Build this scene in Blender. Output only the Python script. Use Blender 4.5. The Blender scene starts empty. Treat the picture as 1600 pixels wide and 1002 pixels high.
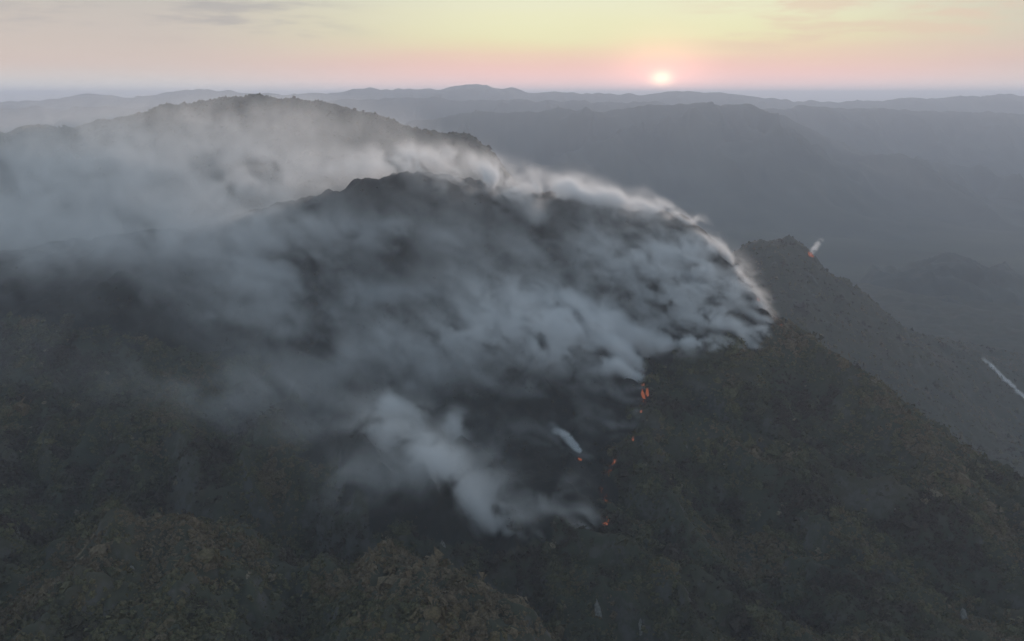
import bpy, math, random
import numpy as np
from mathutils import Vector

rng = np.random.default_rng(7)
random.seed(7)
scene = bpy.context.scene
COL = scene.collection

# ------------------------------------------------------------------ camera
F_PX = 1256.0                      # focal length in pixels of the 1600 px wide photograph
PITCH = math.radians(15.70)
cam_data = bpy.data.cameras.new("camera")
cam_data.sensor_width = 36.0
cam_data.lens = 36.0 * F_PX / 1600.0
cam_data.clip_start = 1.0
cam_data.clip_end = 90000.0
cam = bpy.data.objects.new("camera", cam_data)
cam.rotation_euler = (math.radians(90) - PITCH, 0, 0)
COL.objects.link(cam)
scene.camera = cam

# ------------------------------------------------------------------ sky and sun
SUN_AZ = math.radians(10.1)        # to the right of the view direction (+Y)
SUN_EL = math.radians(4.0)         # lamp and sky
SUN_DISC_EL = 1.0                 # degrees, where the disc sinks into the haze
SKY_STRENGTH = 0.15
HAZE_DENSITY = 0.000105

world = bpy.data.worlds.new("World")
scene.world = world
world.use_nodes = True
nt = world.node_tree
nt.nodes.clear()


class Nodes:
    """tiny helper to write node math as code"""

    def __init__(self, tree):
        self.t = tree

    def new(self, typ, **kw):
        n = self.t.nodes.new(typ)
        for k, v in kw.items():
            setattr(n, k, v)
        return n

    def put(self, sock, v):
        if hasattr(v, "is_output"):
            self.t.links.new(v, sock)
        elif v is not None:
            sock.default_value = v

    def math(self, op, a, b=None, c=None, clamp=False):
        n = self.new("ShaderNodeMath", operation=op, use_clamp=clamp)
        for s, v in zip(n.inputs, (a, b, c)):
            self.put(s, v)
        return n.outputs[0]

    def vmath(self, op, a, b=None, out=0):
        n = self.new("ShaderNodeVectorMath", operation=op)
        self.put(n.inputs[0], a)
        if b is not None:
            self.put(n.inputs[1], b)
        return n.outputs[out]

    def mix(self, fac, a, b, blend="MIX"):
        n = self.new("ShaderNodeMix", data_type="RGBA", blend_type=blend)
        self.put(n.inputs[0], fac)
        self.put(n.inputs[6], a)
        self.put(n.inputs[7], b)
        return n.outputs[2]

    def ramp(self, fac, stops, interp="B_SPLINE"):
        n = self.new("ShaderNodeValToRGB")
        cr = n.color_ramp
        cr.interpolation = interp
        while len(cr.elements) < len(stops):
            cr.elements.new(0.5)
        for e, (p, c) in zip(cr.elements, stops):
            e.position = p
            e.color = (*c, 1.0) if len(c) == 3 else c
        self.put(n.inputs[0], fac)
        return n.outputs[0]

    def smooth(self, v, lo, hi, a=0.0, b=1.0):
        n = self.new("ShaderNodeMapRange", interpolation_type="SMOOTHSTEP")
        for s, x in zip(n.inputs, (v, lo, hi, a, b)):
            self.put(s, x)
        return n.outputs[0]

    def noise(self, vec, scale, detail=4.0, rough=0.55):
        n = self.new("ShaderNodeTexNoise")
        self.put(n.inputs["Vector"], vec)
        n.inputs["Scale"].default_value = scale
        n.inputs["Detail"].default_value = detail
        n.inputs["Roughness"].default_value = rough
        return n.outputs[0]


def lin(r, g, b):
    """8-bit screen colour to scene-linear"""
    return tuple(((c / 255 + 0.055) / 1.055) ** 2.4 if c > 10 else c / 255 / 12.92 for c in (r, g, b))


def build_sky():
    N = Nodes(nt)
    tc = N.new("ShaderNodeTexCoord")
    d = N.vmath("NORMALIZE", tc.outputs["Generated"])
    sep = N.new("ShaderNodeSeparateXYZ")
    N.put(sep.inputs[0], d)
    elev = N.math("MULTIPLY", N.math("ARCSINE", sep.outputs[2]), 180 / math.pi)
    az = N.math("MULTIPLY", N.math("ARCTAN2", sep.outputs[0], sep.outputs[1]), 180 / math.pi)   # 0 ahead, + right
    daz = N.math("ABSOLUTE", N.math("SUBTRACT", az, math.degrees(SUN_AZ) - 2.0))
    # faint wandering of the bands, so they do not run dead level
    cmb = N.new("ShaderNodeCombineXYZ")
    N.put(cmb.inputs[0], N.math("MULTIPLY", az, 0.045))
    N.put(cmb.inputs[1], N.math("MULTIPLY", elev, 0.42))
    wob = N.math("SUBTRACT", N.noise(cmb.outputs[0], 1.0, 5.0), 0.5)
    e2 = N.math("ADD", N.math("SUBTRACT", elev, 0.46), N.math("MULTIPLY", wob, 1.6))
    f = N.math("DIVIDE", N.math("ADD", e2, 1.0), 13.0, clamp=True)   # -1..12 deg

    def at(e):
        return (e + 1.0) / 13.0
    warm = N.ramp(f, [(at(-1), lin(196, 178, 180)), (at(0.4), lin(236, 190, 182)), (at(1.5), lin(240, 192, 178)),
                      (at(2.4), lin(242, 216, 178)), (at(3.3), lin(240, 236, 184)), (at(5.2), lin(244, 242, 206)),
                      (at(8), lin(226, 224, 208)), (at(12), lin(196, 204, 206))])
    cool = N.ramp(f, [(at(-1), lin(172, 176, 178)), (at(0.4), lin(192, 184, 176)), (at(1.5), lin(206, 184, 172)),
                      (at(2.2), lin(208, 192, 180)), (at(3.4), lin(206, 194, 184)), (at(5.2), lin(202, 194, 184)),
                      (at(8), lin(188, 188, 186)), (at(12), lin(172, 182, 190))])
    near_sun = N.smooth(daz, 6.0, 33.0, 1.0, 0.0)
    veil = N.mix(near_sun, cool, warm)
    # thin streaks of cloud, denser to the upper left
    c2 = N.new("ShaderNodeCombineXYZ")
    N.put(c2.inputs[0], N.math("MULTIPLY_ADD", az, 0.16, 0.55))
    N.put(c2.inputs[1], N.math("MULTIPLY", elev, 1.15))
    N.put(c2.inputs[2], 3.7)
    cl = N.noise(c2.outputs[0], 1.0, 5.0, 0.6)
    streak = N.math("MULTIPLY", N.smooth(cl, 0.42, 0.66), N.smooth(elev, 2.9, 4.4))
    streak = N.math("MULTIPLY", streak, N.smooth(az, -7.0, -16.0, 0.0, 0.6))
    veil = N.mix(streak, veil, (*lin(168, 165, 166), 1))
    pink = N.math("MULTIPLY", N.smooth(cl, 0.42, 0.62), N.smooth(az, 8.0, 18.0, 0.0, 0.55))
    pink = N.math("MULTIPLY", pink, N.smooth(elev, 1.6, 3.4))
    veil = N.mix(pink, veil, (*lin(232, 200, 178), 1))
    # higher up the veil gives way to the clear evening sky
    sky = N.new("ShaderNodeTexSky", sky_type="NISHITA", sun_disc=False)
    sky.sun_elevation = SUN_EL
    sky.sun_rotation = SUN_AZ
    sky.altitude = 900
    sky.air_density = 1.0
    sky.dust_density = 2.0
    sky.ozone_density = 0.8
    nish = N.vmath("SCALE", sky.outputs[0])
    nish.node.inputs["Scale"].default_value = SKY_STRENGTH
    # the glow along the horizon, strongest where the dusty air is thickest; the picture is exposed a stop and a half up
    band = N.math("EXPONENT", N.math("MULTIPLY", N.math("MAXIMUM", elev, 0.0), -0.95))
    veil = N.vmath("SCALE", veil)
    N.put(veil.node.inputs["Scale"], N.math("MULTIPLY", N.math("MULTIPLY_ADD", band, 1.15, 1.0), 0.354))
    nish = N.vmath("MINIMUM", nish, (0.36, 0.36, 0.35))     # smoke-dimmed: no brighter overhead than along the horizon
    col = N.mix(N.smooth(elev, 7.0, 26.0), veil, nish)
    # the sun itself, half drowned in the haze
    sx = N.math("SUBTRACT", az, math.degrees(SUN_AZ))
    sy = N.math("SUBTRACT", elev, SUN_DISC_EL)
    r2 = N.math("ADD", N.math("POWER", N.math("MULTIPLY", N.math("ABSOLUTE", sx), 0.7), 2.0), N.math("POWER", N.math("ABSOLUTE", sy), 2.0))
    disc = N.math("EXPONENT", N.math("MULTIPLY", r2, -1 / (2 * 0.33 ** 2)))
    glow = N.math("EXPONENT", N.math("MULTIPLY", r2, -1 / (2 * 1.5 ** 2)))
    g = N.vmath("SCALE", (1.0, 0.74, 0.40))
    N.put(g.node.inputs["Scale"], N.math("MULTIPLY", disc, 0.42))
    g2 = N.vmath("SCALE", (1.0, 0.42, 0.32))
    N.put(g2.node.inputs["Scale"], N.math("MULTIPLY", glow, 0.17))
    col = N.vmath("ADD", N.vmath("ADD", col, g), g2)
    bg = N.new("ShaderNodeBackground")
    N.put(bg.inputs[0], col)
    bg.inputs[1].default_value = 1.0
    out = N.new("ShaderNodeOutputWorld")
    N.put(out.inputs[0], bg.outputs[0])


build_sky()

sun_data = bpy.data.lights.new("sun", "SUN")
sun_data.energy = 1.05
sun_data.angle = math.radians(1.5)
sun_data.color = (1.0, 0.84, 0.75)
sun = bpy.data.objects.new("sun", sun_data)
sdir = Vector((math.sin(SUN_AZ) * math.cos(SUN_EL), math.cos(SUN_AZ) * math.cos(SUN_EL), math.sin(SUN_EL)))
sun.rotation_euler = sdir.to_track_quat("Z", "Y").to_euler()
COL.objects.link(sun)

vs = scene.view_settings
vs.view_transform = "Standard"
vs.look = "None"
vs.exposure = 1.5
vs.gamma = 1.0
vs.use_curve_mapping = False
cy = scene.cycles
cy.use_denoising = True
cy.max_bounces = 12
cy.diffuse_bounces = 2
cy.volume_bounces = 10
cy.volume_step_rate = 2.0
cy.volume_max_steps = 512
cy.use_adaptive_sampling = False


# ------------------------------------------------------------------ helpers
def link(o, kind=None, label=None, cat=None, group=None, parent=None):
    COL.objects.link(o)
    if kind:
        o["kind"] = kind
    if label:
        o["label"] = label
    if cat:
        o["category"] = cat
    if group:
        o["group"] = group
    if parent:
        o.parent = parent
    return o


def mesh_from(name, v, f, mat=None, smooth=True):
    """v n x 3, f m x 3 or m x 4 (numpy)"""
    v = np.asarray(v, np.float32)
    f = np.asarray(f, np.int32)
    me = bpy.data.meshes.new(name)
    k = f.shape[1]
    me.vertices.add(len(v))
    me.vertices.foreach_set("co", v.ravel())
    me.loops.add(f.size)
    me.loops.foreach_set("vertex_index", f.ravel())
    me.polygons.add(len(f))
    me.polygons.foreach_set("loop_start", np.arange(0, f.size, k, dtype=np.int32))
    me.polygons.foreach_set("use_smooth", np.full(len(f), smooth))
    me.update(calc_edges=True)
    if mat:
        me.materials.append(mat)
    return me


def grid_faces(nr, nc):
    i = np.arange(nr * nc).reshape(nr, nc)
    return np.stack([i[:-1, :-1], i[:-1, 1:], i[1:, 1:], i[1:, :-1]], -1).reshape(-1, 4)


def ray(px, py):
    """direction of the line of sight through a pixel of the 1600 x 1002 photograph, scaled to y = 1"""
    x, u = (px - 800.0) / F_PX, (501.0 - py) / F_PX
    c, s = math.cos(PITCH), math.sin(PITCH)
    dy, dz = c + u * s, -s + u * c
    return np.array([x / dy, 1.0, dz / dy])


def pt(px, py, D):
    return ray(px, py) * D


# tileable noise: 2-D and 3-D boxes looked up at any scale
def spectral(shape, beta, seed, lo=1.0, hi=1e9):
    r = np.random.default_rng(seed)
    w = np.fft.rfftn(r.standard_normal(shape))
    k2 = 0
    for ax, n in enumerate(shape):
        fr = (np.fft.rfftfreq(n) if ax == len(shape) - 1 else np.fft.fftfreq(n)) * n
        sh = [1] * len(shape)
        sh[ax] = len(fr)
        k2 = k2 + (fr ** 2).reshape(sh)
    k = np.sqrt(k2)
    amp = np.where((k >= lo) & (k <= hi), np.maximum(k, 1e-6) ** (-beta), 0.0)
    a = np.fft.irfftn(w * amp, s=shape, axes=range(len(shape)))
    return (a / a.std()).astype(np.float32)


N2 = spectral((256, 256), 0.0, 11, 3, 22)      # one smooth band: octave building block
N3 = spectral((64, 64, 64), 0.4, 12, 2, 9)


def look2(x, y):
    x = np.mod(x, 256.0); y = np.mod(y, 256.0)
    i = x.astype(np.int64); j = y.astype(np.int64)
    fx = (x - i).astype(np.float32); fy = (y - j).astype(np.float32)
    i &= 255; j &= 255
    i1 = (i + 1) & 255; j1 = (j + 1) & 255
    return (N2[i, j] * (1 - fx) + N2[i1, j] * fx) * (1 - fy) + (N2[i, j1] * (1 - fx) + N2[i1, j1] * fx) * fy


def noise2(x, y, wavelength, seed=0.0):
    """smooth noise, about +-1, features of the given size in metres"""
    s = 18.0 / wavelength
    return look2(x * s + seed * 37.3, y * s + seed * 91.7)


def look3(x, y, z):
    out = 0
    x = np.mod(x, 64.0); y = np.mod(y, 64.0); z = np.mod(z, 64.0)
    i = x.astype(np.int32); j = y.astype(np.int32); k = z.astype(np.int32)
    fx = (x - i).astype(np.float32); fy = (y - j).astype(np.float32); fz = (z - k).astype(np.float32)
    flat = N3.ravel()
    for a in (0, 1):
        wx = fx if a else 1 - fx
        ia = ((i + a) & 63) << 12
        for b in (0, 1):
            wy = wx * (fy if b else 1 - fy)
            jb = ia + (((j + b) & 63) << 6)
            for c in (0, 1):
                out = out + flat[jb + ((k + c) & 63)] * (wy * (fz if c else 1 - fz))
    return out


def noise3(x, y, z, wavelength, seed=0.0):
    s = 10.0 / wavelength
    return look3(x * s + seed * 17.1, y * s + seed * 5.3, z * s + seed * 29.9)


# ------------------------------------------------------------------ materials
def principled(name, rough=0.9):
    m = bpy.data.materials.new(name)
    m.use_nodes = True
    b = m.node_tree.nodes["Principled BSDF"]
    b.inputs["Roughness"].default_value = rough
    b.inputs["Specular IOR Level"].default_value = 0.15
    return m, Nodes(m.node_tree), b


def mat_ground():
    m, N, b = principled("scrub_ground")
    g = N.new("ShaderNodeNewGeometry")
    p = g.outputs["Position"]
    a = N.noise(p, 0.012, 6, 0.6)
    c = N.noise(p, 0.11, 5, 0.65)
    col = N.ramp(a, [(0.30, (0.040, 0.040, 0.034)), (0.48, (0.054, 0.056, 0.038)), (0.60, (0.062, 0.058, 0.040)), (0.72, (0.085, 0.068, 0.048))], "LINEAR")
    col = N.mix(N.smooth(c, 0.45, 0.75, 0.0, 0.4), col, (0.085, 0.070, 0.050, 1))
    # bare rock on the steep faces
    sep = N.new("ShaderNodeSeparateXYZ")
    N.put(sep.inputs[0], g.outputs["Normal"])
    steep = N.math("MULTIPLY", N.smooth(sep.outputs[2], 0.72, 0.5), N.smooth(c, 0.35, 0.6))
    col = N.mix(steep, col, (0.095, 0.088, 0.080, 1))
    # ground the fire has been over
    at = N.new("ShaderNodeAttribute", attribute_name="burnt")
    col = N.mix(N.math("MULTIPLY", at.outputs["Fac"], 0.75), col, (0.020, 0.019, 0.020, 1))
    N.put(b.inputs["Base Color"], col)
    return m


def mat_far(name, a, bcol):
    m, N, b = principled(name)
    g = N.new("ShaderNodeNewGeometry")
    n = N.noise(g.outputs["Position"], 0.0022, 7, 0.62)
    col = N.ramp(n, [(0.34, a), (0.66, bcol)], "LINEAR")
    N.put(b.inputs["Base Color"], col)
    return m


def mat_foliage():
    m, N, b = principled("scrub_foliage", 0.8)
    at = N.new("ShaderNodeAttribute", attribute_name="tone")
    g = N.new("ShaderNodeNewGeometry")
    n = N.noise(g.outputs["Position"], 0.9, 3, 0.6)
    col = N.ramp(at.outputs["Fac"], [(0.0, (0.054, 0.042, 0.033)), (0.35, (0.080, 0.077, 0.045)), (0.58, (0.114, 0.100, 0.052)),
                                     (0.80, (0.120, 0.084, 0.048)), (1.0, (0.19, 0.155, 0.11))], "LINEAR")
    sc = N.vmath("SCALE", col)
    N.put(sc.node.inputs["Scale"], N.smooth(n, 0.3, 0.7, 0.65, 1.3))
    N.put(b.inputs["Base Color"], sc)
    return m


M_GROUND = mat_ground()
M_PLAIN = mat_far("valley_floor", (0.034, 0.042, 0.034), (0.075, 0.078, 0.056))
M_HILL = mat_far("wooded_hill", (0.042, 0.050, 0.045), (0.085, 0.088, 0.070))
M_FOLIAGE = mat_foliage()

# ------------------------------------------------------------------ the mountain
# what the line of sight meets: photograph column, row, distance ahead in metres
SEEN = [
    # near hump, lower left
    (-250, 830, 430), (0, 800, 436), (130, 797, 440), (250, 803, 440), (350, 822, 430), (450, 850, 420), (560, 862, 412), (650, 872, 406), (740, 905, 392), (800, 935, 378), (850, 975, 362),
    (-200, 1002, 300), (0, 1002, 305), (250, 1002, 305), (500, 1002, 306), (740, 1002, 318), (0, 900, 355), (250, 900, 355), (500, 930, 345),
    # the gully and the flank behind it
    (-250, 700, 640), (0, 715, 590), (250, 735, 560), (420, 760, 530), (560, 800, 500), (700, 842, 478), (830, 862, 470), (885, 925, 448), (935, 995, 425), (960, 1040, 405),
    (0, 600, 700), (250, 590, 720), (500, 620, 690), (700, 680, 630), (830, 740, 570), (945, 820, 505), (960, 720, 585),
    (1000, 900, 450), (1100, 1002, 398), (1300, 1002, 402), (1500, 1002, 400), (1650, 1002, 398), (1850, 1002, 398),
    (1100, 850, 492), (1300, 850, 500), (1500, 850, 505), (1700, 860, 500), (1100, 700, 610), (1300, 700, 618), (1450, 740, 580),
    (1005, 610, 690), (1190, 560, 740), (1000, 540, 765), (1240, 590, 712),
    (-200, 480, 860), (0, 470, 860), (250, 470, 855), (500, 470, 850), (750, 480, 835), (950, 450, 845), (1100, 440, 850),
    (0, 400, 960), (250, 380, 975), (500, 370, 960), (750, 370, 945), (950, 360, 940), (1060, 375, 920),
    # crest
    (420, 318, 1030), (500, 300, 1030), (580, 277, 1035), (650, 266, 1040), (740, 285, 1032), (820, 297, 1022), (900, 303, 1012), (980, 313, 1002), (1060, 328, 985), (1110, 358, 955), (1140, 400, 915),
    (1175, 450, 870), (1220, 495, 825), (1300, 540, 775), (1400, 608, 716), (1500, 690, 656), (1600, 750, 618), (1750, 810, 575), (1900, 860, 540),
    # peak and spur behind
    (1150, 388, 1791), (1200, 373, 1827), (1258, 380, 1830), (1290, 416, 1798), (1360, 462, 1726), (1420, 520, 1638), (1470, 575, 1566),
    (1260, 440, 1668), (1300, 480, 1595), (1340, 530, 1522), (1250, 470, 1566),
    (1400, 505, 1762), (1360, 468, 1798), (1440, 535, 1762), (1480, 540, 1762), (1510, 552, 1772), (1570, 592, 1747), (1500, 575, 1696),
    (1445, 522, 1870), (1540, 562, 1798), (1600, 620, 1711), (1720, 700, 1595), (1520, 620, 1624), (1600, 690, 1508), (1560, 660, 1537),
    # hill with the flat top, behind on the left
    (-150, 300, 1900), (0, 232, 1990), (70, 212, 2030), (130, 192, 2060), (180, 182, 2080), (240, 178, 2090), (280, 168, 2100), (340, 160, 2110), (430, 158, 2110), (510, 163, 2100), (560, 178, 2080), (620, 196, 2040), (690, 214, 2010), (740, 222, 2000), (775, 240, 1960), (810, 290, 1880),
    (100, 260, 1700), (350, 240, 1700), (550, 250, 1680), (0, 330, 1500), (300, 320, 1450), (500, 315, 1400),
]
# ground nobody sees from here, in metres
HIDDEN = [
    (-300, 500, -312), (-190, 492, -314), (-110, 485, -318), (-50, 465, -318), (-20, 455, -318), (8, 440, -322), (24, 425, -326), (33, 400, -318), (38, 375, -312),
    (100, 1250, -260), (0, 1250, -220), (-150, 1250, -205), (-300, 1220, -210), (220, 1180, -270), (180, 1130, -215), (300, 1060, -300),
    (330, 960, -320), (400, 880, -370), (460, 800, -410), (520, 740, -430), (600, 690, -440), (330, 1250, -400), (420, 1450, -430), (560, 1250, -540), (640, 1050, -560), (750, 900, -560), (300, 1600, -460),
    (800, 1250, -600), (1000, 1000, -600), (1100, 700, -540), (520, 2150, -600), (900, 2250, -650), (1300, 1900, -650), (200, 1900, -500), (0, 2300, -420), (-400, 2600, -380), (-900, 2600, -420), (-1400, 2600, -520), (300, 2300, -600), (900, 2600, -650), (1500, 2600, -650), (1600, 1650, -680), (1500, 1000, -640), (1500, 500, -540),
    (-1400, 1900, -480), (-1500, 1200, -420), (-1000, 1100, -260), (-900, 800, -300), (-700, 500, -330), (-500, 250, -300), (-800, 200, -360), (-1500, 500, -430), (-1500, 150, -430),
    (-300, 150, -290), (0, 150, -290), (300, 150, -320), (600, 150, -360), (900, 150, -410), (1500, 150, -480),
    (-400, 3000, -560), (600, 3000, -650), (-1500, 3000, -600), (1500, 3000, -650), (-900, 1500, -330),
]


class Surface:
    """thin-plate surface through the points above"""

    def __init__(self, P, smooth=2e-4):
        self.s = 1000.0
        self.P = P[:, :2] / self.s
        n = len(P)
        K = self.kern(self.P, self.P) + np.eye(n) * smooth
        A = np.zeros((n + 3, n + 3))
        A[:n, :n] = K
        A[:n, n] = 1
        A[:n, n + 1:] = self.P
        A[n:, :n] = A[:n, n:].T
        self.w = np.linalg.solve(A, np.concatenate([P[:, 2], np.zeros(3)]))

    @staticmethod
    def kern(a, b):
        r2 = ((a[:, None, :] - b[None, :, :]) ** 2).sum(-1)
        return 0.5 * r2 * np.log(np.maximum(r2, 1e-12))

    def __call__(self, x, y):
        q = np.stack([np.ravel(x), np.ravel(y)], -1) / self.s
        out = np.empty(len(q))
        n = len(self.P)
        for a in range(0, len(q), 40000):
            c = q[a:a + 40000]
            out[a:a + 40000] = self.kern(c, self.P) @ self.w[:n] + self.w[n] + c @ self.w[n + 1:]
        return out.reshape(np.shape(x))


ctrl = np.array([pt(*s) for s in SEEN] + [list(map(float, h)) for h in HIDDEN])
surf = Surface(ctrl)


def relief(x, y):
    """spurs, gullies and hummocks on top of the broad shape"""
    rr = np.hypot(x, y)
    a = np.clip((rr - 50) / 400, 0.5, 1.0)
    far = np.clip((rr - 1300) / 500, 0, 1)
    a = a * (1 - 0.74 * np.clip((rr - 700) / 300, 0, 1))      # the summit is rounded
    r1 = 1 - np.abs(noise2(x + 0.25 * y, y * 0.42, 150, 1)) * 1.3
    r2 = 1 - np.abs(noise2(x + 0.4 * y, y * 0.5, 64, 2)) * 1.3
    z = 8.5 * r1 * a + 4.6 * r2 * a + 1.8 * noise2(x, y, 38, 3) + 0.9 * noise2(x, y, 16, 4) - 7.0
    return z + far * (3.5 * noise2(x, y, 150, 5) + 1.2 * noise2(x, y, 45, 6))


# broad shape and relief kept on a 6 m raster for quick lookups
GX0, GY0, GS = -2700.0, 90.0, 6.0
GNX, GNY = 900, 500
_gx = GX0 + GS * np.arange(GNX)
_gy = GY0 + GS * np.arange(GNY)
_X, _Y = np.meshgrid(_gx, _gy, indexing="ij")


def blend_out(x, y, z):
    """fade to the valley floor away from the mapped mountain"""
    e = np.maximum(np.maximum(np.abs(x) - 1500, 0) / 900, np.maximum(y - 2500, 0) / 550)
    t = np.clip(e, 0, 1)
    t = t * t * (3 - 2 * t)
    return np.maximum(z, -690) * (1 - t) - 680 * t


HGT = blend_out(_X, _Y, surf(_X, _Y) + relief(_X, _Y))


def height(x, y):
    u = np.clip((np.asarray(x, float) - GX0) / GS, 0, GNX - 1.001)
    v = np.clip((np.asarray(y, float) - GY0) / GS, 0, GNY - 1.001)
    i = u.astype(int); j = v.astype(int)
    a = u - i; b = v - j
    return (HGT[i, j] * (1 - a) + HGT[i + 1, j] * a) * (1 - b) + (HGT[i, j + 1] * (1 - a) + HGT[i + 1, j + 1] * a) * b


def hit(px, py, dmax=2900.0):
    """where the line of sight through a pixel meets the mountain"""
    d = ray(px, py)
    D = np.arange(200.0, dmax, 2.0)
    under = d[2] * D < height(d[0] * D, D)
    k = int(np.argmax(under)) if under.any() else len(D) - 1
    return d * D[k]


# burnt ground: inside the fire's edge (plan polygon from places on the slope)
EDGE = [(1140, 402), (1218, 497), (1195, 548), (1050, 548), (1004, 575), (1010, 615), (985, 690), (960, 722), (946, 815), (880, 840), (830, 852), (700, 838), (560, 800), (400, 560), (0, 500), (-200, 420)]
edge_xy = np.array([hit(*e)[:2] for e in EDGE])
poly = np.concatenate([edge_xy, [[-900, 1300], [300, 1300]]])


def inside(x, y):
    c = np.zeros(np.shape(x), bool)
    n = len(poly)
    for i in range(n):
        x0, y0 = poly[i]
        x1, y1 = poly[(i + 1) % n]
        if y0 == y1:
            continue
        c ^= ((y0 > y) != (y1 > y)) & (x < (x1 - x0) * (y - y0) / (y1 - y0) + x0)
    return c


# mesh: fan of rows ahead of the camera, cells growing with distance
na, nd = 520, 620
aa = np.radians(np.linspace(-47, 47, na))
dd = 130.0 * (3200.0 / 130.0) ** np.linspace(0, 1, nd)
A, Dm = np.meshgrid(aa, dd)
mx, my = np.sin(A) * Dm, np.cos(A) * Dm
mz = blend_out(mx, my, surf(mx, my) + relief(mx, my))
near = np.clip(1 - Dm / 1500, 0, 1)
mz += near * (0.5 * noise2(mx, my, 7, 8) + 0.9 * noise2(mx, my, 11, 9))
me = mesh_from("mountain", np.stack([mx, my, mz], -1).reshape(-1, 3), grid_faces(nd, na), M_GROUND)
at = me.attributes.new("burnt", "FLOAT", "POINT")
wx = mx + 9 * noise2(mx, my, 40, 21); wy = my + 9 * noise2(mx, my, 40, 22)
at.data.foreach_set("value", inside(wx, wy).astype(np.float32).ravel())
link(bpy.data.objects.new("mountain", me), "structure", "dark scrub covered mountain with a broad summit and a spur falling to the right")

# valley floor out to the horizon
g = np.concatenate([np.linspace(-30000, -4000, 27), np.linspace(-3800, 3800, 77), np.linspace(4000, 30000, 27)])
h = np.concatenate([np.linspace(-3000, 6000, 91), np.linspace(6500, 40000, 68)])
X, Y = np.meshgrid(g, h)
Z = -705 + 12 * noise2(X, Y, 2600, 31) + 5 * noise2(X, Y, 900, 32)
Z -= 60 * np.clip(1 - np.maximum(np.abs(X) / 2600, np.abs(Y - 1300) / 1900), 0, 0.4)
link(bpy.data.objects.new("valley_floor", mesh_from("valley_floor", np.stack([X, Y, Z], -1).reshape(-1, 3), grid_faces(len(h), len(g)), M_PLAIN)), "structure", "hazy valley floor spreading beyond the mountain")


def ridge(name, prof, D, front, back, rough, label, seed, base=-730.0, n=420, m=64, skew=0.0):
    """a range whose skyline follows the profile (column, row), standing D metres ahead, sloping front and back"""
    prof = np.array(prof, float)
    px = np.linspace(prof[0, 0], prof[-1, 0], n)
    # smooth interpolation of the skyline
    py = np.interp(px, prof[:, 0], prof[:, 1])
    k = 9
    py = np.convolve(np.pad(py, k // 2, mode="edge"), np.ones(k) / k, "valid")
    jag = 1.3 * noise2(px, px * 0 + seed, 60, seed) + 0.7 * noise2(px, px * 0 + seed, 22, seed + 1)
    py = py + np.where(py > 0, jag, 0)
    top = np.array([pt(a, b, D) for a, b in zip(px, py)])
    t = np.linspace(-1, 1, m)
    t = np.sign(t) * np.abs(t) ** 1.25
    V = np.empty((m, n, 3))
    for i, s in enumerate(t):
        y = top[:, 1] + (s * front if s < 0 else s * back) + skew * (px - px.mean()) / np.ptp(px)
        x = top[:, 0] * (1 + 0.0 * s)
        f = (np.cos(np.pi * np.abs(s)) + 1) / 2 * 0.55 + (1 - abs(s)) * 0.45
        sp = 1 - np.abs(noise2(x, (y - D) * 0.45, front * 0.55, seed)) * 1.2
        sp2 = 1 - np.abs(noise2(x, (y - D) * 0.6, front * 0.2, seed + 3)) * 1.2
        amp = rough * min(1.0, abs(s) * 5) * (1 - abs(s)) * 2
        z = base + (top[:, 2] - base) * f + amp * (sp - 0.5) + 0.4 * amp * (sp2 - 0.5)
        V[i] = np.stack([x, y, z], -1)
    link(bpy.data.objects.new(name, mesh_from(name, V.reshape(-1, 3), grid_faces(m, n), M_HILL)), "structure", label)


ridge("hill", [(1180, 560), (1300, 470), (1380, 432), (1450, 412), (1520, 412), (1600, 430), (1750, 500), (1900, 600)], 2900, 700, 500, 40, "low dark hill in the valley to the right of the spur", 41)
ridge("hill", [(560, 215), (650, 187), (720, 178), (830, 171), (950, 172), (1020, 164), (1100, 161), (1170, 165), (1230, 182), (1290, 212), (1350, 240), (1500, 262), (1700, 300)], 6300, 2300, 1500, 90, "broad blue hill behind the burning ridge", 42)
ridge("hill", [(900, 190), (1150, 172), (1300, 168), (1400, 172), (1600, 178), (1900, 190)], 8200, 1900, 1500, 60, "long pale ridge across the valley on the right", 46)
ridge("mountain_range", [(-500, 163), (-200, 159), (0, 161), (80, 155), (150, 145), (190, 153), (250, 149), (290, 140), (340, 144), (400, 142), (450, 149), (520, 144), (580, 139), (650, 142), (700, 137), (745, 132), (775, 136), (820, 143), (900, 146), (1000, 147), (1060, 141), (1130, 143), (1190, 153), (1300, 159), (1420, 155), (1560, 149), (1680, 153), (1900, 157), (2100, 159)], 11500, 2600, 2400, 90, "distant mountain range fading into blue haze under the sunset", 51, n=700)
ridge("mountain_range", [(-500, 178), (-100, 172), (100, 170), (300, 165), (480, 160), (600, 152), (700, 155), (860, 158), (1000, 160), (1200, 170), (1500, 176)], 8600, 2000, 1800, 80, "nearer hazy range behind the flat topped hill", 57)


# ------------------------------------------------------------------ haze
def box_mesh(name, lo, hi, mat):
    v = [(x, y, z) for x in (lo[0], hi[0]) for y in (lo[1], hi[1]) for z in (lo[2], hi[2])]
    f = [(0, 1, 3, 2), (4, 6, 7, 5), (0, 4, 5, 1), (2, 3, 7, 6), (0, 2, 6, 4), (1, 5, 7, 3)]
    return mesh_from(name, v, f, mat, smooth=False)


def mat_volume(name, color, density, aniso=0.2, attr=True):
    m = bpy.data.materials.new(name)
    m.use_nodes = True
    t = m.node_tree
    t.nodes.clear()
    o = t.nodes.new("ShaderNodeOutputMaterial")
    p = t.nodes.new("ShaderNodeVolumePrincipled")
    p.inputs["Color"].default_value = (*color, 1)
    p.inputs["Density"].default_value = density
    p.inputs["Anisotropy"].default_value = aniso
    p.inputs["Density Attribute"].default_value = "density" if attr else ""
    t.links.new(p.outputs[0], o.inputs["Volume"])
    return m


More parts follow.
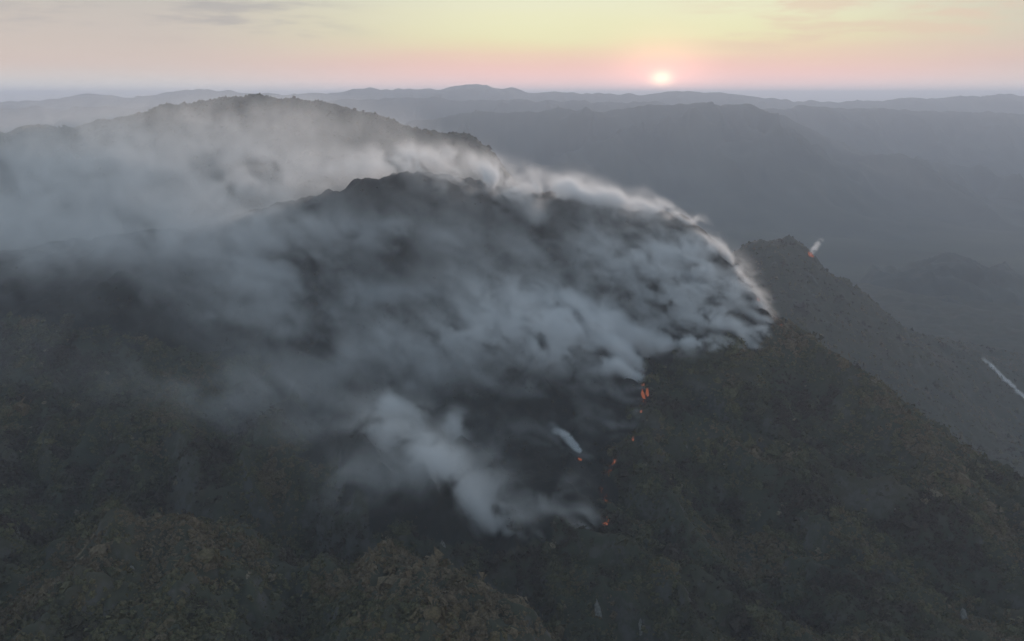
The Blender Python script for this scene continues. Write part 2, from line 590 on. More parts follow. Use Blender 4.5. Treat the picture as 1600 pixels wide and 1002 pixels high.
hz = mat_volume("haze", (0.84, 0.885, 1.0), HAZE_DENSITY, 0.1, attr=False)
link(bpy.data.objects.new("haze", box_mesh("haze", (-31000, -3200, -790), (31000, 40500, 128), hz)), "stuff", "blue evening haze filling the valleys")

# ------------------------------------------------------------------ scrub
def bush_template(seed, rings=3, seg=7, shards=0):
    r = np.random.default_rng(seed)
    v = []
    for i in range(rings):
        t = i / rings
        rad = (0.82, 1.0, 0.72, 0.45)[i] if rings > 2 else (0.95, 0.7)[i]
        z = (-0.15, 0.38, 0.78, 0.95)[i] if rings > 2 else (0.0, 0.6)[i]
        for k in range(seg):
            a = 2 * math.pi * (k + 0.5 * (i % 2)) / seg + r.normal(0, 0.14)
            q = rad * r.uniform(0.68, 1.2)
            v.append((q * math.cos(a), q * math.sin(a), z + r.normal(0, 0.10)))
    v.append((r.normal(0, 0.15), r.normal(0, 0.15), 1.08 + r.normal(0, 0.1)))
    f = []
    for i in range(rings - 1):
        for k in range(seg):
            a, b = i * seg + k, i * seg + (k + 1) % seg
            c, d = a + seg, b + seg
            f += [(a, b, d), (a, d, c)] if i % 2 == 0 else [(a, b, c), (b, d, c)]
    top = len(v) - 1
    for k in range(seg):
        f.append(((rings - 1) * seg + k, (rings - 1) * seg + (k + 1) % seg, top))
    for q in range(shards):                    # loose sprays of leaves standing clear of the body
        a, e = r.uniform(0, 2 * math.pi), r.uniform(0.0, 1.3)
        c = np.array([math.cos(a) * math.cos(e), math.sin(a) * math.cos(e), 0.25 + math.sin(e)]) * r.uniform(0.85, 1.45)
        t = r.normal(0, 0.32, (3, 3))
        i = len(v)
        v += [tuple(c + t[0]), tuple(c + t[1]), tuple(c + t[2])]
        f.append((i, i + 1, i + 2))
    return np.array(v), np.array(f)


def tone_at(x, y, n):
    t = 0.40 + 0.26 * noise2(x, y, 130, 61) + 0.20 * noise2(x, y, 36, 62)
    t += 0.22 * np.clip((470 - np.hypot(x, y * 1.05) - 0.25 * x) / 40, -0.5, 1) * (x < 20)      # drier scrub on the near hump
    r = np.hypot(x, y)
    t -= 0.30 * np.exp(-((r - 500) / 38) ** 2) * (x < 40)      # foliage tone darkened along the gully, for relief contrast behind the hump
    return t + rng.normal(0, 0.11, n)


def scatter(name, count, dmin, dmax, size, rings, seg, label, amin=-40, amax=40, keep_burnt=0.12, shards=6):
    d = np.sqrt(rng.uniform(dmin ** 2, dmax ** 2, count))
    a = np.radians(rng.uniform(amin, amax, count))
    x, y = d * np.sin(a), d * np.cos(a)
    burnt = inside(x + 9 * noise2(x, y, 40, 21), y + 9 * noise2(x, y, 40, 22))
    open_ = noise2(x, y, 70, 63) + 0.6 * noise2(x, y, 22, 64)
    keep = (rng.random(count) < np.where(open_ < -0.9, 0.30, 1.0)) & (~burnt | (rng.random(count) < keep_burnt))
    # steep rock carries little
    e = 5.0
    gxs = (height(x + e, y) - height(x - e, y)) / (2 * e); gys = (height(x, y + e) - height(x, y - e)) / (2 * e)
    slope = np.hypot(gxs, gys)
    keep &= rng.random(count) < np.clip(1.9 - slope, 0.25, 1)
    x, y, burnt, slope = x[keep], y[keep], burnt[keep], slope[keep]
    n = len(x)
    z = height(x, y)
    s = size * np.exp(rng.normal(0, 0.45, n)) * np.where(burnt, 0.6, 1) * (1 + 0.25 * np.clip(noise2(x, y, 60, 66), -1, 1.6))
    hgt = s * rng.uniform(0.65, 1.35, n)
    tone = np.where(burnt, rng.uniform(0.0, 0.12, n), np.clip(tone_at(x, y, n), 0.0, 0.86))
    pale = rng.random(n) < 0.008
    tone[pale & ~burnt] = rng.uniform(0.86, 1.0, int((pale & ~burnt).sum()))
    V, Fc, T = [], [], []
    off = 0
    which = rng.integers(0, 6, n)
    for k in range(6):
        tv, tf = bush_template(100 + k + 10 * seg, rings, seg, shards)
        m = np.nonzero(which == k)[0]
        th = rng.uniform(0, 2 * math.pi, len(m))
        c, sn = np.cos(th), np.sin(th)
        vx = tv[None, :, 0] * c[:, None] - tv[None, :, 1] * sn[:, None]
        vy = tv[None, :, 0] * sn[:, None] + tv[None, :, 1] * c[:, None]
        vv = np.stack([x[m][:, None] + vx * s[m][:, None], y[m][:, None] + vy * s[m][:, None],
                       z[m][:, None] - 0.25 * s[m][:, None] + np.broadcast_to(tv[None, :, 2], vx.shape) * hgt[m][:, None]], -1)
        V.append(vv.reshape(-1, 3))
        Fc.append((tf[None] + (off + np.arange(len(m)) * len(tv))[:, None, None]).reshape(-1, 3))
        T.append(np.repeat(tone[m], len(tv)))
        off += len(m) * len(tv)
    me = mesh_from(name, np.concatenate(V), np.concatenate(Fc), M_FOLIAGE, smooth=False)
    at = me.attributes.new("tone", "FLOAT", "POINT")
    at.data.foreach_set("value", np.concatenate(T).astype(np.float32))
    link(bpy.data.objects.new(name, me), "stuff", label)
    print(name, n, "bushes", sum(len(q) for q in Fc), "triangles")


scatter("scrub", 64000, 240, 570, 1.25, 2, 5, "dense dark scrub and low trees on the near slopes", -44, 44)
scatter("scrub", 72000, 570, 980, 1.7, 2, 5, "dark scrub covering the middle of the mountain", -40, 40)
scatter("scrub", 60000, 980, 2400, 2.3, 2, 4, "dark scrub on the far hill and the spur", -38, 38, shards=0)


# ------------------------------------------------------------------ pale rocks
def mat_rock():
    m, N, b = principled("pale_rock")
    g = N.new("ShaderNodeNewGeometry")
    n = N.noise(g.outputs["Position"], 0.5, 6, 0.65)
    col = N.ramp(n, [(0.3, (0.10, 0.093, 0.084)), (0.5, (0.18, 0.168, 0.152)), (0.7, (0.27, 0.25, 0.225))], "LINEAR")
    N.put(b.inputs["Base Color"], col)
    return m


M_ROCK = mat_rock()


def rock(px, py, w, h, label, seed):
    """an outcrop w x h photo pixels in size, set into the slope"""
    c = hit(px, py)
    k = c[1] / F_PX
    r = np.random.default_rng(seed)
    nu, nv = 12, 9
    V = []
    for j in range(nv):
        t = j / (nv - 1)
        rr = math.sin(math.pi * (0.08 + 0.90 * (1 - t) ** 0.75 * 0.5 + 0.0)) if t < 1 else 0.02
        for i in range(nu):
            a = 2 * math.pi * i / nu
            q = rr * (1 + 0.22 * math.copysign(abs(math.cos(2 * a)) ** 0.5, math.cos(2 * a))) * r.uniform(0.8, 1.18)
            V.append((q * math.cos(a) * w * k / 2, q * math.sin(a) * w * k / 2.4, (t - 0.45) * h * k * 1.15 + r.normal(0, 0.05) * h * k))
    V = np.array(V)
    f = []
    for j in range(nv - 1):
        for i in range(nu):
            a, b2 = j * nu + i, j * nu + (i + 1) % nu
            f.append((a, b2, b2 + nu, a + nu))
    top = len(V)
    me = mesh_from("rock", V, np.array(f), M_ROCK, smooth=False)
    o = bpy.data.objects.new("rock", me)
    o.location = c
    o.rotation_euler = (0.35, r.normal(0, 0.12), r.uniform(0, 6.28))
    o.rotation_euler = (-0.45, r.normal(0, 0.10), 0)
    link(o, None, label, "rock", "pale rocks showing through the scrub")


ROCKS = [
    (935, 966, 13, 46, "tallest pale rock slab at the foot of the slope, right of the gully"),
    (1003, 980, 10, 26, "narrow grey rock just right of the tallest pale slab"),
    (1507, 970, 14, 34, "grey rock slab low on the slope near the right corner"),
    (1402, 808, 9, 22, "thin upright rock on the open slope below the spur crest"),
    (1425, 822, 12, 12, "small blunt rock beside the thin upright rock"),
    (692, 857, 11, 20, "pale stump of rock on the near hump's crest below the low smoke plume"),
    (1070, 697, 7, 9, "small pale stone on the unburnt slope right of the flames"),
    (1133, 731, 7, 12, "small upright stone in the middle of the unburnt slope"),
    (1247, 978, 10, 7, "flat pale stone at the lower edge of the slope"),
    (1407, 727, 7, 6, "lone pale stone high on the slope under the spur crest"),
    (205, 888, 9, 7, "pale stone on the near hump's left side"),
    (662, 938, 12, 10, "brownish pale boulder on the near hump facing the gully"),
    (420, 986, 13, 11, "pale boulder low on the near hump"),
    (302, 694, 8, 8, "pale stone on the slope above the near hump"),
]
for i, q in enumerate(ROCKS):
    rock(*q, 300 + i)


# ------------------------------------------------------------------ fire
def mat_flame():
    m = bpy.data.materials.new("flame")
    m.use_nodes = True
    t = m.node_tree
    t.nodes.clear()
    N = Nodes(t)
    at = N.new("ShaderNodeAttribute", attribute_name="heat")
    col = N.ramp(at.outputs["Fac"], [(0.0, (0.16, 0.045, 0.022)), (0.35, (0.50, 0.17, 0.08)), (0.7, (1.0, 0.58, 0.42)), (1.0, (1.0, 0.84, 0.74))], "LINEAR")
    e = N.new("ShaderNodeEmission")
    N.put(e.inputs[0], col)
    e.inputs[1].default_value = 0.5
    o = N.new("ShaderNodeOutputMaterial")
    N.put(o.inputs[0], e.outputs[0])
    return m


M_FLAME = mat_flame()


def flame(px, py, w, h, heat, label, seed, D=None):
    """a clump of leaning tongues w x h photo pixels in size"""
    c = hit(px, py) if D is None else pt(px, py, D)
    k = c[1] / F_PX
    r = np.random.default_rng(seed)
    V, Fc, H = [], [], []
    for q in range(9):
        bx, by = r.uniform(-0.5, 0.5) * w * k, r.uniform(-0.4, 0.4) * w * k
        hh = h * k * r.uniform(0.45, 1.0) * (1 - 0.5 * abs(bx) / (w * k))
        rad = w * k * r.uniform(0.11, 0.22)
        lean = np.array([-0.22 + r.normal(0, 0.15), r.normal(0, 0.12)])
        nz, ns = 7, 6
        off = len(V)
        for j in range(nz):
            t = j / (nz - 1)
            rr = rad * (math.sin(math.pi * (0.2 + 0.8 * t)) ** 0.8 if t < 1 else 0.0) + 0.01
            sway = 0.18 * rad * math.sin(5 * t + q)
            for i in range(ns):
                a = 2 * math.pi * i / ns
                V.append((bx + lean[0] * t * hh + sway + rr * math.cos(a), by + lean[1] * t * hh + rr * math.sin(a), t * hh - 0.06 * h * k))
                H.append(heat * (1 - 0.6 * t) * r.uniform(0.85, 1.1))
        for j in range(nz - 1):
            for i in range(ns):
                a, b2 = off + j * ns + i, off + j * ns + (i + 1) % ns
                Fc.append((a, b2, b2 + ns, a + ns))
    me = mesh_from("flame", np.array(V), np.array(Fc), M_FLAME)
    at = me.attributes.new("heat", "FLOAT", "POINT")
    at.data.foreach_set("value", np.array(H, np.float32))
    o = bpy.data.objects.new("flame", me)
    o.location = c
    link(o, None, label, "flame", "flames along the fire line")


FLAMES = [
    (1009, 621, 10, 23, 1.35, "tallest flame, white hot, under the middle smoke plume"),
    (1005, 604, 4, 8, 0.8, "small orange flame just above the tallest flame"),
    (1003, 645, 4, 7, 0.40, "dull red flame just below the tallest flame"),
    (990, 690, 4, 7, 0.40, "dim red flame halfway down the fire line"),
    (962, 722, 6, 6, 0.70, "low orange flame where the fire line bends left"),
    (906, 719, 6, 6, 0.45, "little orange flame at the foot of the short leaning wisp"),
    (946, 822, 6, 12, 0.5, "lone orange red flame low on the slope right of the gully"),
    (1212, 502, 8, 9, 0.55, "reddish flame at the right tip of the bright plume"),
    (1222, 510, 7, 6, 0.35, "dim red flame just right of the reddish one at the plume's tip"),
    (1184, 470, 6, 5, 0.25, "faint red flame on the crest above the bright plume's tip"),
]
for i, q in enumerate(FLAMES):
    flame(*q, 500 + i)
flame(1266, 401, 8, 11, 0.7, "bright flame on the shoulder of the dark peak behind the spur", 200)

# embers strewn along the fire's edge
seg = [(1006, 580), (1010, 620), (1000, 655), (985, 695), (960, 722), (945, 760), (948, 815)]
P = np.array([hit(*q) for q in seg])
L = np.concatenate([[0], np.cumsum(np.linalg.norm(np.diff(P, axis=0), axis=1))])
s = np.sort(rng.uniform(0, L[-1], 200))
ex = np.interp(s, L, P[:, 0]) + rng.normal(0, 2.2, 200); ey = np.interp(s, L, P[:, 1]) + rng.normal(0, 2.2, 200)
hot = np.clip(noise2(ex, ey, 28, 71) - 0.15, 0, 1)
kp = hot > 0.05
ex, ey, hot = ex[kp], ey[kp], hot[kp]
tv, tf = bush_template(900, 2, 5)
sz = rng.uniform(0.25, 0.55, len(ex))
V = np.stack([ex[:, None] + tv[None, :, 0] * sz[:, None], ey[:, None] + tv[None, :, 1] * sz[:, None], height(ex, ey)[:, None] + 0.8 + tv[None, :, 2] * sz[:, None] * 1.4], -1).reshape(-1, 3)
Fc = (tf[None] + (np.arange(len(ex)) * len(tv))[:, None, None]).reshape(-1, 3)
me = mesh_from("embers", V, Fc, M_FLAME)
me.attributes.new("heat", "FLOAT", "POINT").data.foreach_set("value", np.repeat(0.02 + 0.10 * hot, len(tv)).astype(np.float32))
link(bpy.data.objects.new("embers", me), "stuff", "glowing embers strewn along the edge of the burnt ground")
# ------------------------------------------------------------------ smoke
def smoke_tree():
    """geometry nodes: lays the stored densities out as a block of fog"""
    t = bpy.data.node_groups.new("fog_block", "GeometryNodeTree")
    I = t.interface
    I.new_socket("Geometry", in_out="INPUT", socket_type="NodeSocketGeometry")
    I.new_socket("Cells", in_out="INPUT", socket_type="NodeSocketObject")
    for n in ("Low", "High"):
        I.new_socket(n, in_out="INPUT", socket_type="NodeSocketVector")
    for n in ("NX", "NY", "NZ"):
        I.new_socket(n, in_out="INPUT", socket_type="NodeSocketInt")
    I.new_socket("Material", in_out="INPUT", socket_type="NodeSocketMaterial")
    I.new_socket("Geometry", in_out="OUTPUT", socket_type="NodeSocketGeometry")
    N = Nodes(t)
    gi = N.new("NodeGroupInput"); go = N.new("NodeGroupOutput")
    lo, hi, nx, ny, nz = (gi.outputs[k] for k in ("Low", "High", "NX", "NY", "NZ"))
    cmb = N.new("ShaderNodeCombineXYZ")
    for s, v in zip(cmb.inputs, (nx, ny, nz)):
        N.put(s, N.math("SUBTRACT", v, 1.0))
    pos = N.new("GeometryNodeInputPosition")
    u = N.vmath("DIVIDE", N.vmath("SUBTRACT", pos.outputs[0], lo), N.vmath("SUBTRACT", hi, lo))
    q = N.vmath("MULTIPLY", u, cmb.outputs[0])
    q = N.vmath("FLOOR", N.vmath("ADD", q, (0.5, 0.5, 0.5)))
    sp = N.new("ShaderNodeSeparateXYZ"); N.put(sp.inputs[0], q)
    # whole-number arithmetic, exact for millions of cells
    def toint(x):
        n = N.new("FunctionNodeFloatToInt"); N.put(n.inputs[0], x); return n.outputs[0]
    def imath(op, a, b):
        n = N.new("FunctionNodeIntegerMath", operation=op); N.put(n.inputs[0], a); N.put(n.inputs[1], b); return n.outputs[0]
    ix, iy, iz = (toint(s) for s in sp.outputs)
    idx = imath("ADD", imath("MULTIPLY", imath("ADD", imath("MULTIPLY", ix, ny), iy), nz), iz)
    na_ = N.new("GeometryNodeInputNamedAttribute", data_type="FLOAT"); na_.inputs[0].default_value = "density"
    si = N.new("GeometryNodeSampleIndex", data_type="FLOAT", domain="POINT", clamp=True)
    oi = N.new("GeometryNodeObjectInfo"); N.put(oi.inputs["Object"], gi.outputs["Cells"])
    N.put(si.inputs["Geometry"], oi.outputs["Geometry"])
    N.put(si.inputs["Value"], na_.outputs[0])
    N.put(si.inputs["Index"], idx)
    vc = N.new("GeometryNodeVolumeCube")
    N.put(vc.inputs["Density"], si.outputs[0])
    N.put(vc.inputs["Min"], lo); N.put(vc.inputs["Max"], hi)
    N.put(vc.inputs["Resolution X"], nx); N.put(vc.inputs["Resolution Y"], ny); N.put(vc.inputs["Resolution Z"], nz)
    sm = N.new("GeometryNodeSetMaterial")
    N.put(sm.inputs["Geometry"], vc.outputs[0]); N.put(sm.inputs["Material"], gi.outputs["Material"])
    N.put(go.inputs[0], sm.outputs[0])
    return t


FOG = smoke_tree()
M_SMOKE = mat_volume("wood_smoke", (0.975, 0.967, 0.968), 1.0, 0.3)


def fbm3(x, y, z, L, octaves, seed, gain=0.55, billow=0.0):
    out, amp, tot = 0.0, 1.0, 0.0
    for o in range(octaves):
        n = noise3(x, y, z, L, seed + 3.1 * o)
        if billow:
            n = n * (1 - billow) + billow * (1.35 - 2.0 * np.abs(n))
        out = out + amp * n
        tot += amp * amp
        amp *= gain
        L *= 0.47
    return out / math.sqrt(tot)


DENSITY = 1.15


def smoke(name, puffs, label, voxel=4.0, L=55.0, octaves=4, cover=0.0, contrast=0.55, warp=14.0, billow=0.5, stretch=(0.75, 1.0, 1.0), seed=1.0, gain=0.55, scale=1.0, hug=0.0, shear=0.0, group="smoke rising from the wildfire", kind=None):
    """puffs: (column, row, radius across, radius up (both in photo pixels), density per metre, lift in metres[, distance])"""
    C, R, A = [], [], []
    for p in puffs:
        if len(p) == 3:
            C.append(p[0]); R.append(p[1]); A.append(p[2] * scale)
            continue
        px, py, rx, ry, a, lift = p[:6]
        c = pt(px, py, p[6]) if len(p) > 6 else hit(px, py)
        D = c[1]
        m = D / F_PX
        c = c + np.array([0, -0.5 * min(rx, ry) * m if len(p) <= 6 else 0.0, lift])
        C.append(c); R.append([rx * m, 0.8 * (0.5 * rx + 0.5 * ry) * m, ry * m]); A.append(a * scale)
    C = np.array(C); R = np.array(R)
    lo = (C - 2.1 * R).min(0); hi = (C + 2.1 * R).max(0)
    n = np.maximum(np.ceil((hi - lo) / voxel).astype(int) + 1, 4)
    hi = lo + (n - 1) * voxel
    xs, ys, zs = (lo[k] + voxel * np.arange(n[k]) for k in range(3))
    base = np.zeros(n, np.float32)
    for c, r, a in zip(C, R, A):
        s = [slice(max(0, int((c[k] - 2.1 * r[k] - lo[k]) / voxel)), int((c[k] + 2.1 * r[k] - lo[k]) / voxel) + 2) for k in range(3)]
        g = [np.exp(-((q[sl] - c[k]) / r[k]) ** 2 * 1.1).astype(np.float32) for k, (q, sl) in enumerate(zip((xs, ys, zs), s))]
        blk = g[0][:, None, None] * g[1][None, :, None] * g[2][None, None, :]
        base[tuple(s)] += a * np.maximum(blk - 0.010, 0)
    HX = height(*np.meshgrid(xs, ys, indexing="ij")).astype(np.float32)
    above = zs[None, None, :] - HX[:, :, None]
    if hug:
        base *= np.where(above > 0, np.exp(-np.maximum(above, 0) / hug), 1)
    base[above < -voxel] = 0
    peak = max(A)
    ii = np.nonzero(base > 0.006 * peak)
    x = xs[ii[0]]; y = ys[ii[1]]; z = zs[ii[2]]
    b = base[ii]
    wx_ = warp * noise3(x, y, z, L * 1.3, seed + 50)
    wz_ = warp * noise3(x, y, z, L * 1.3, seed + 60)
    wy_ = warp * noise3(x, y, z, L * 1.3, seed + 70)
    f = fbm3((x + wx_ + shear * z) * stretch[0], (y + wy_) * stretch[1], (z + wz_) * stretch[2], L, octaves, seed, gain, billow)
    t = np.clip(0.5 + cover + contrast * f, 0, None)
    t = np.where(t < 1, t * t * (3 - 2 * t), 1 + 0.5 * (t - 1)) 
    dens = np.zeros(n, np.float32)
    dens[ii] = b * t * 2.2 * DENSITY
    dens[dens < 0.004 * peak] = 0
    me = bpy.data.meshes.new(name)
    nv = int(dens.size)
    me.vertices.add(nv)
    mid = (lo + hi) / 2
    co = np.stack(np.meshgrid(xs - mid[0], ys - mid[1], zs - mid[2], indexing="ij"), -1).astype(np.float32)
    me.vertices.foreach_set("co", co.ravel())
    at = me.attributes.new("density", "FLOAT", "POINT")
    at.data.foreach_set("value", dens.ravel())
    cells = bpy.data.objects.new(name + "_cells", me)        # number store only, never in the scene
    vol = bpy.data.volumes.new(name)
    vol.materials.append(M_SMOKE)
    o = bpy.data.objects.new(name, vol)
    o.location = mid
    md = o.modifiers.new("fog_block", "NODES")
    md.node_group = FOG
    ids = {s.name: s.identifier for s in FOG.interface.items_tree if s.in_out == "INPUT"}
    md[ids["Low"]] = tuple(map(float, lo - mid)); md[ids["High"]] = tuple(map(float, hi - mid))
    md[ids["NX"]], md[ids["NY"]], md[ids["NZ"]] = (int(v) for v in n)
    md[ids["Material"]] = M_SMOKE
    md[ids["Cells"]] = cells
    link(o, kind, label, "smoke", group)
    print("smoke", name, n, nv, len(b), "max", dens.max())
    return o


def plume(src, wind, length, r0, grow, rise, a0, start=0.0):
    """the puffs of one plume: from a burning spot on the slope it climbs, leans with the wind, widens and thins"""
    x, y, z0 = src
    w = np.array(wind, float); w /= np.linalg.norm(w)
    out, s, z = [], start, None
    while s < length:
        r = r0 + grow * s
        px_, py_ = x + w[0] * s, y + w[1] * s
        lift = rise * (1 - math.exp(-s / (1.6 * rise + 1))) + 0.02 * s + 0.4 * r
        zz = float(height(px_, py_)) + lift
        z = zz if z is None else max(zz, z - 0.18 * 0.6 * r)
        out.append((np.array([px_, py_, z]), np.array([r * 1.25, r, r]), a0 * (r0 / r) ** 1.15 * (1 - 0.75 * s / length)))
        s += 0.6 * r
    return out


prng = np.random.default_rng(77)


def along(path, n, jit=3.0):
    """n burning spots spread along a line drawn on the slope (photo pixels)"""
    P = np.array(path, float)
    L = np.concatenate([[0], np.cumsum(np.hypot(*np.diff(P, axis=0).T))])
    t = (np.arange(n) + prng.uniform(0.1, 0.9, n)) / n * L[-1]
    return [hit(np.interp(q, L, P[:, 0]) + prng.normal(0, jit), np.interp(q, L, P[:, 1]) + prng.normal(0, jit * 0.5)) for q in t]


def many(spots, wind, length, r0, grow, rise, a0):
    out = []
    for s in spots:
        if s[1] > 1090:                     # looked past the crest
            continue
        j = prng.uniform(0.6, 1.4, 5)
        out += plume(s, (wind[0], wind[1] + prng.normal(0, 0.12)), length * j[0], r0 * j[1], grow * j[2], rise * j[3], a0 * j[4] ** 1.5)
    return out


# bank pouring over the far side of the crest and away to the left
RIM = [(1100, 362), (1085, 350), (1058, 340), (1020, 331), (980, 327), (930, 317), (880, 312), (830, 309), (780, 305)]
smoke("smoke_bank", [
    (800, 275, 50, 18, .004, 0, 1085), (735, 262, 60, 22, .006, 0, 1095), (670, 256, 66, 24, .006, 0, 1105), (600, 258, 72, 30, .006, 0, 1120), (520, 262, 86, 36, .006, 0, 1135), (440, 278, 105, 44, .006, 0, 1150),
    (350, 275, 130, 62, .0060, 0, 1160), (250, 290, 140, 68, .0055, 0, 1150), (150, 300, 150, 72, .0055, 0, 1140), (40, 312, 150, 72, .0052, 0, 1130), (-80, 320, 150, 76, .0052, 0, 1120),
    (350, 220, 150, 50, .0022, 0, 1320), (480, 215, 90, 46, .0024, 0, 1300), (180, 235, 140, 50, .003, 0, 1300), (40, 245, 130, 50, .003, 0, 1300), (600, 210, 60, 34, .0025, 0, 1250), (700, 235, 50, 24, .0035, 0, 1180),
    (330, 185, 140, 44, .0020, 0, 1480), (160, 205, 130, 44, .0024, 0, 1480), (470, 185, 90, 34, .0020, 0, 1450), (600, 200, 80, 30, .0016, 0, 1450), (0, 220, 130, 44, .0024, 0, 1480),
    (410, 325, 100, 44, .006, 0, 1000), (300, 345, 120, 50, .006, 0, 985), (180, 360, 130, 54, .0052, 0, 970), (50, 370, 130, 56, .005, 0, 955), (-80, 370, 130, 60, .005, 0, 950), (490, 318, 60, 28, .005, 0, 1010),
    (60, 385, 90, 34, .0045, 0, 915), (180, 378, 90, 34, .005, 0, 925), (290, 362, 80, 32, .005, 0, 940), (-60, 390, 90, 34, .0045, 0, 910), (390, 345, 70, 28, .004, 0, 960), (330, 400, 90, 44, .0035, 0, 920), (200, 415, 90, 40, .0026, 0, 900), (40, 425, 130, 50, .0022, 0, 880), (-80, 430, 120, 50, .0024, 0, 880), (120, 520, 150, 60, .0011, 0, 770), (-20, 600, 120, 60, .0009, 0, 680),
], "wide pale smoke bank streaming left behind the summit", voxel=5.0, L=70, octaves=4, cover=0.08, contrast=0.36, warp=30, billow=0.25, stretch=(0.8, 0.9, 0.5), shear=0.6, seed=2.0, scale=0.66)

# ragged smoke lifting off the crest
smoke("smoke_plume", many(along(RIM, 30, 4.0), (-1, 0.22), 260, 3.4, 0.06, 9, .034) + many(along(RIM[1:], 22, 5.0), (-0.5, 0.2), 46, 2.0, 0.11, 30, .045),
      "ragged pale smoke lifting off the crest of the burning mountain", voxel=2.6, L=46, octaves=4, gain=0.5, cover=-0.14, contrast=0.95, warp=10, billow=0.3, stretch=(0.8, 0.9, 0.45), shear=0.7, seed=4.0, scale=0.55)

# smouldering all over the burnt face, drifting left
FACE = [hit(prng.uniform(520, 1120), prng.uniform(330, 640)) for _ in range(64)] + [hit(prng.uniform(330, 640), prng.uniform(360, 560)) for _ in range(22)] + [hit(prng.uniform(480, 760), prng.uniform(600, 700)) for _ in range(8)]
FACE = [q for q in FACE if q[1] < 1090 and inside(q[0], q[1])]
smoke("smoke_veil", many(FACE, (-1, 0.10), 170, 4.0, 0.13, 16, .016) + [
    (880, 360, 120, 40, .0025, 8), (760, 345, 120, 40, .003, 8), (640, 345, 110, 40, .003, 8), (520, 365, 130, 45, .0045, 10), (390, 380, 130, 45, .0060, 12), (270, 400, 110, 42, .0065, 12), (180, 425, 70, 34, .004, 10), (80, 410, 90, 26, .003, 10), (-80, 400, 120, 46, .003, 12),
    (780, 430, 130, 50, .0022, 8), (640, 445, 120, 50, .0035, 8), (500, 450, 110, 45, .0045, 8), (390, 460, 90, 40, .007, 10), (260, 470, 70, 34, .0035, 10),
    (660, 550, 100, 50, .0035, 8), (540, 580, 120, 60, .0040, 8), (420, 640, 110, 60, .0042, 8), (300, 620, 120, 60, .0022, 8), (160, 620, 140, 60, .0016, 8), (40, 560, 120, 60, .0012, 8), (480, 700, 80, 50, .004, 8),
], "thin grey smoke drifting across the burnt mountain face", voxel=4.0, L=62, octaves=5, gain=0.58, cover=0.0, contrast=0.50, warp=6, billow=0.12, stretch=(0.8, 0.9, 0.8), shear=0.6, seed=5.0, scale=0.42)

# right-hand fire edge
smoke("smoke_plume", many(along([(1142, 408), (1165, 440), (1190, 475), (1208, 500), (1196, 545)], 22, 5), (-1, 0.16), 150, 2.6, 0.12, 10, .050)
      + many(along([(1196, 547), (1150, 546), (1100, 548), (1050, 549)], 20, 2.0), (-1, 0.2), 90, 2.2, 0.11, 11, .07)
      + many(along([(1140, 440), (1150, 500), (1060, 480), (1000, 440)], 16, 14), (-1, 0.1), 130, 4.0, 0.12, 14, .013),
      "bright smoke plume blown left from the right edge of the fire", voxel=2.0, L=28, octaves=5, gain=0.6, cover=-0.04, contrast=0.72, warp=3, billow=0.12, stretch=(0.75, 0.9, 0.85), shear=0.6, seed=8.0, scale=0.46)

# middle of the fire's edge
smoke("smoke_plume", many(along([(1030, 550), (1002, 565), (1006, 600)], 14, 2.0), (-1, 0.16), 200, 3.0, 0.13, 24, .075)
      + many(along([(1006, 600), (1002, 650), (985, 690)], 9, 2.0), (-1, 0.12), 90, 2.0, 0.13, 14, .018)
      + many(along([(970, 590), (900, 600), (820, 610), (740, 600)], 14, 14), (-1, 0.1), 140, 4.5, 0.13, 20, .006)
      + many(along([(965, 722), (900, 715), (850, 700)], 7, 4), (-1, 0.2), 80, 2.0, 0.15, 12, .008),
      "grey smoke plume rising from the middle of the fire line", voxel=2.2, L=34, octaves=5, gain=0.58, cover=0.0, contrast=0.66, warp=4, billow=0.12, stretch=(0.85, 0.9, 0.85), shear=0.5, seed=13.0, scale=0.48)

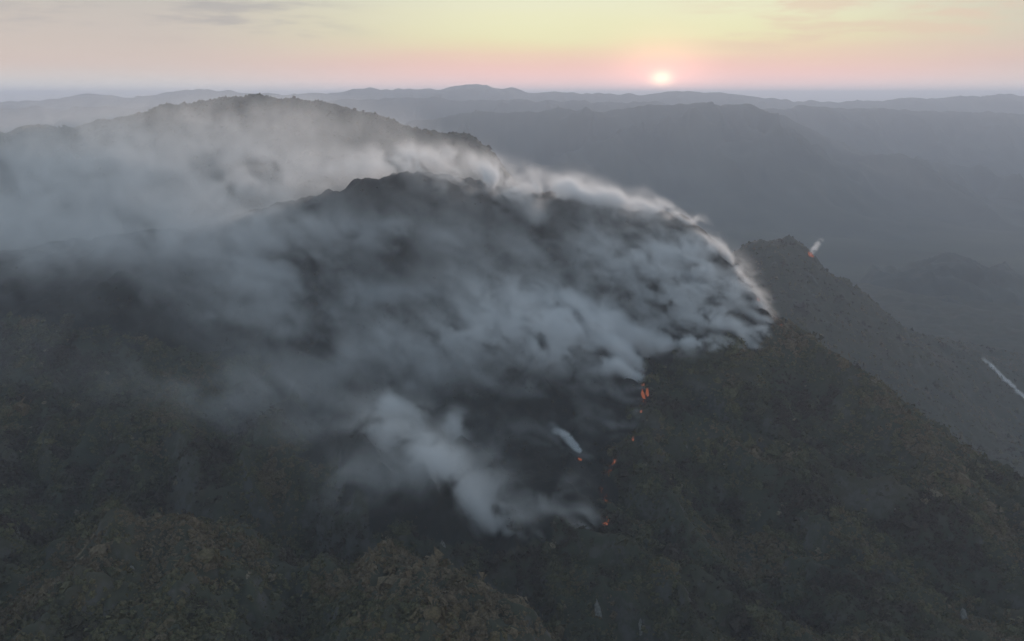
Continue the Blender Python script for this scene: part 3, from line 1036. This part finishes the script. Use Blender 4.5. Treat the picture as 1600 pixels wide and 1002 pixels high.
# lowest plume
smoke("smoke_plume", many(along([(850, 850), (800, 838), (740, 838)], 9, 4), (-0.8, 0.5), 90, 2.4, 0.16, 14, .022) + many(along([(948, 818), (900, 835)], 5, 3), (-0.9, 0.4), 60, 1.8, 0.14, 8, .02) + [
    (795, 822, 26, 14, .02, 4), (770, 805, 36, 20, .040, 6), (730, 780, 46, 28, .042, 8), (810, 815, 34, 16, .030, 5), (760, 760, 40, 26, .022, 8), (690, 745, 48, 34, .044, 10), (655, 712, 40, 34, .040, 12), (608, 652, 27, 22, .085, 12), (600, 690, 32, 30, .055, 12), (712, 680, 20, 26, .080, 10), (650, 668, 26, 22, .05, 12),
    (620, 760, 60, 30, .014, 6), (560, 740, 60, 40, .011, 6), (545, 790, 50, 20, .010, 5), (760, 720, 40, 30, .010, 6), (850, 790, 44, 24, .010, 5), (880, 760, 40, 30, .007, 5),
], "low billowing white smoke plume at the foot of the burnt slope", voxel=2.0, L=38, octaves=5, gain=0.55, cover=0.16, contrast=0.52, warp=6, billow=0.15, stretch=(0.9, 0.9, 1.0), shear=0.2, seed=21.0, scale=0.80)

# small wisps
smoke("smoke_wisp", [p for q in ((908, 706), (904, 700), (911, 712)) for p in plume(hit(*q), (-0.55, 0.6), 34, 0.9, 0.055, 14, .30)],
      "short white wisp of smoke leaning left below the main plume", voxel=0.9, L=14, octaves=3, cover=0.15, contrast=0.45, warp=3, stretch=(1, 1, 0.6), seed=31.0)
smoke("smoke_wisp", [(1268, 395, 3, 4, .09, 0, 1800), (1271, 390, 4, 4, .09, 0, 1800), (1275, 385, 4, 5, .08, 0, 1800), (1279, 380, 4, 4, .05, 0, 1800), (1283, 376, 4, 3, .03, 0, 1800)] + [p for q in ((1275, 470), (1277, 445)) for p in plume(hit(*q), (-0.2, 0.1), 30, 1.8, 0.08, 30, .006)],
      "small white smoke wisp above the dark peak on the right", voxel=1.4, L=16, octaves=3, cover=0.1, contrast=0.5, warp=2, seed=33.0)
smoke("smoke_wisp", [p for q in along([(1546, 570), (1640, 660)], 40, 0.8) for p in plume(q, (-1, 0.3), 20, 1.8, 0.10, 4, .075)],
      "pale line of smoke along the far right slope", voxel=1.6, L=20, octaves=3, cover=0.2, contrast=0.3, warp=3, seed=35.0)
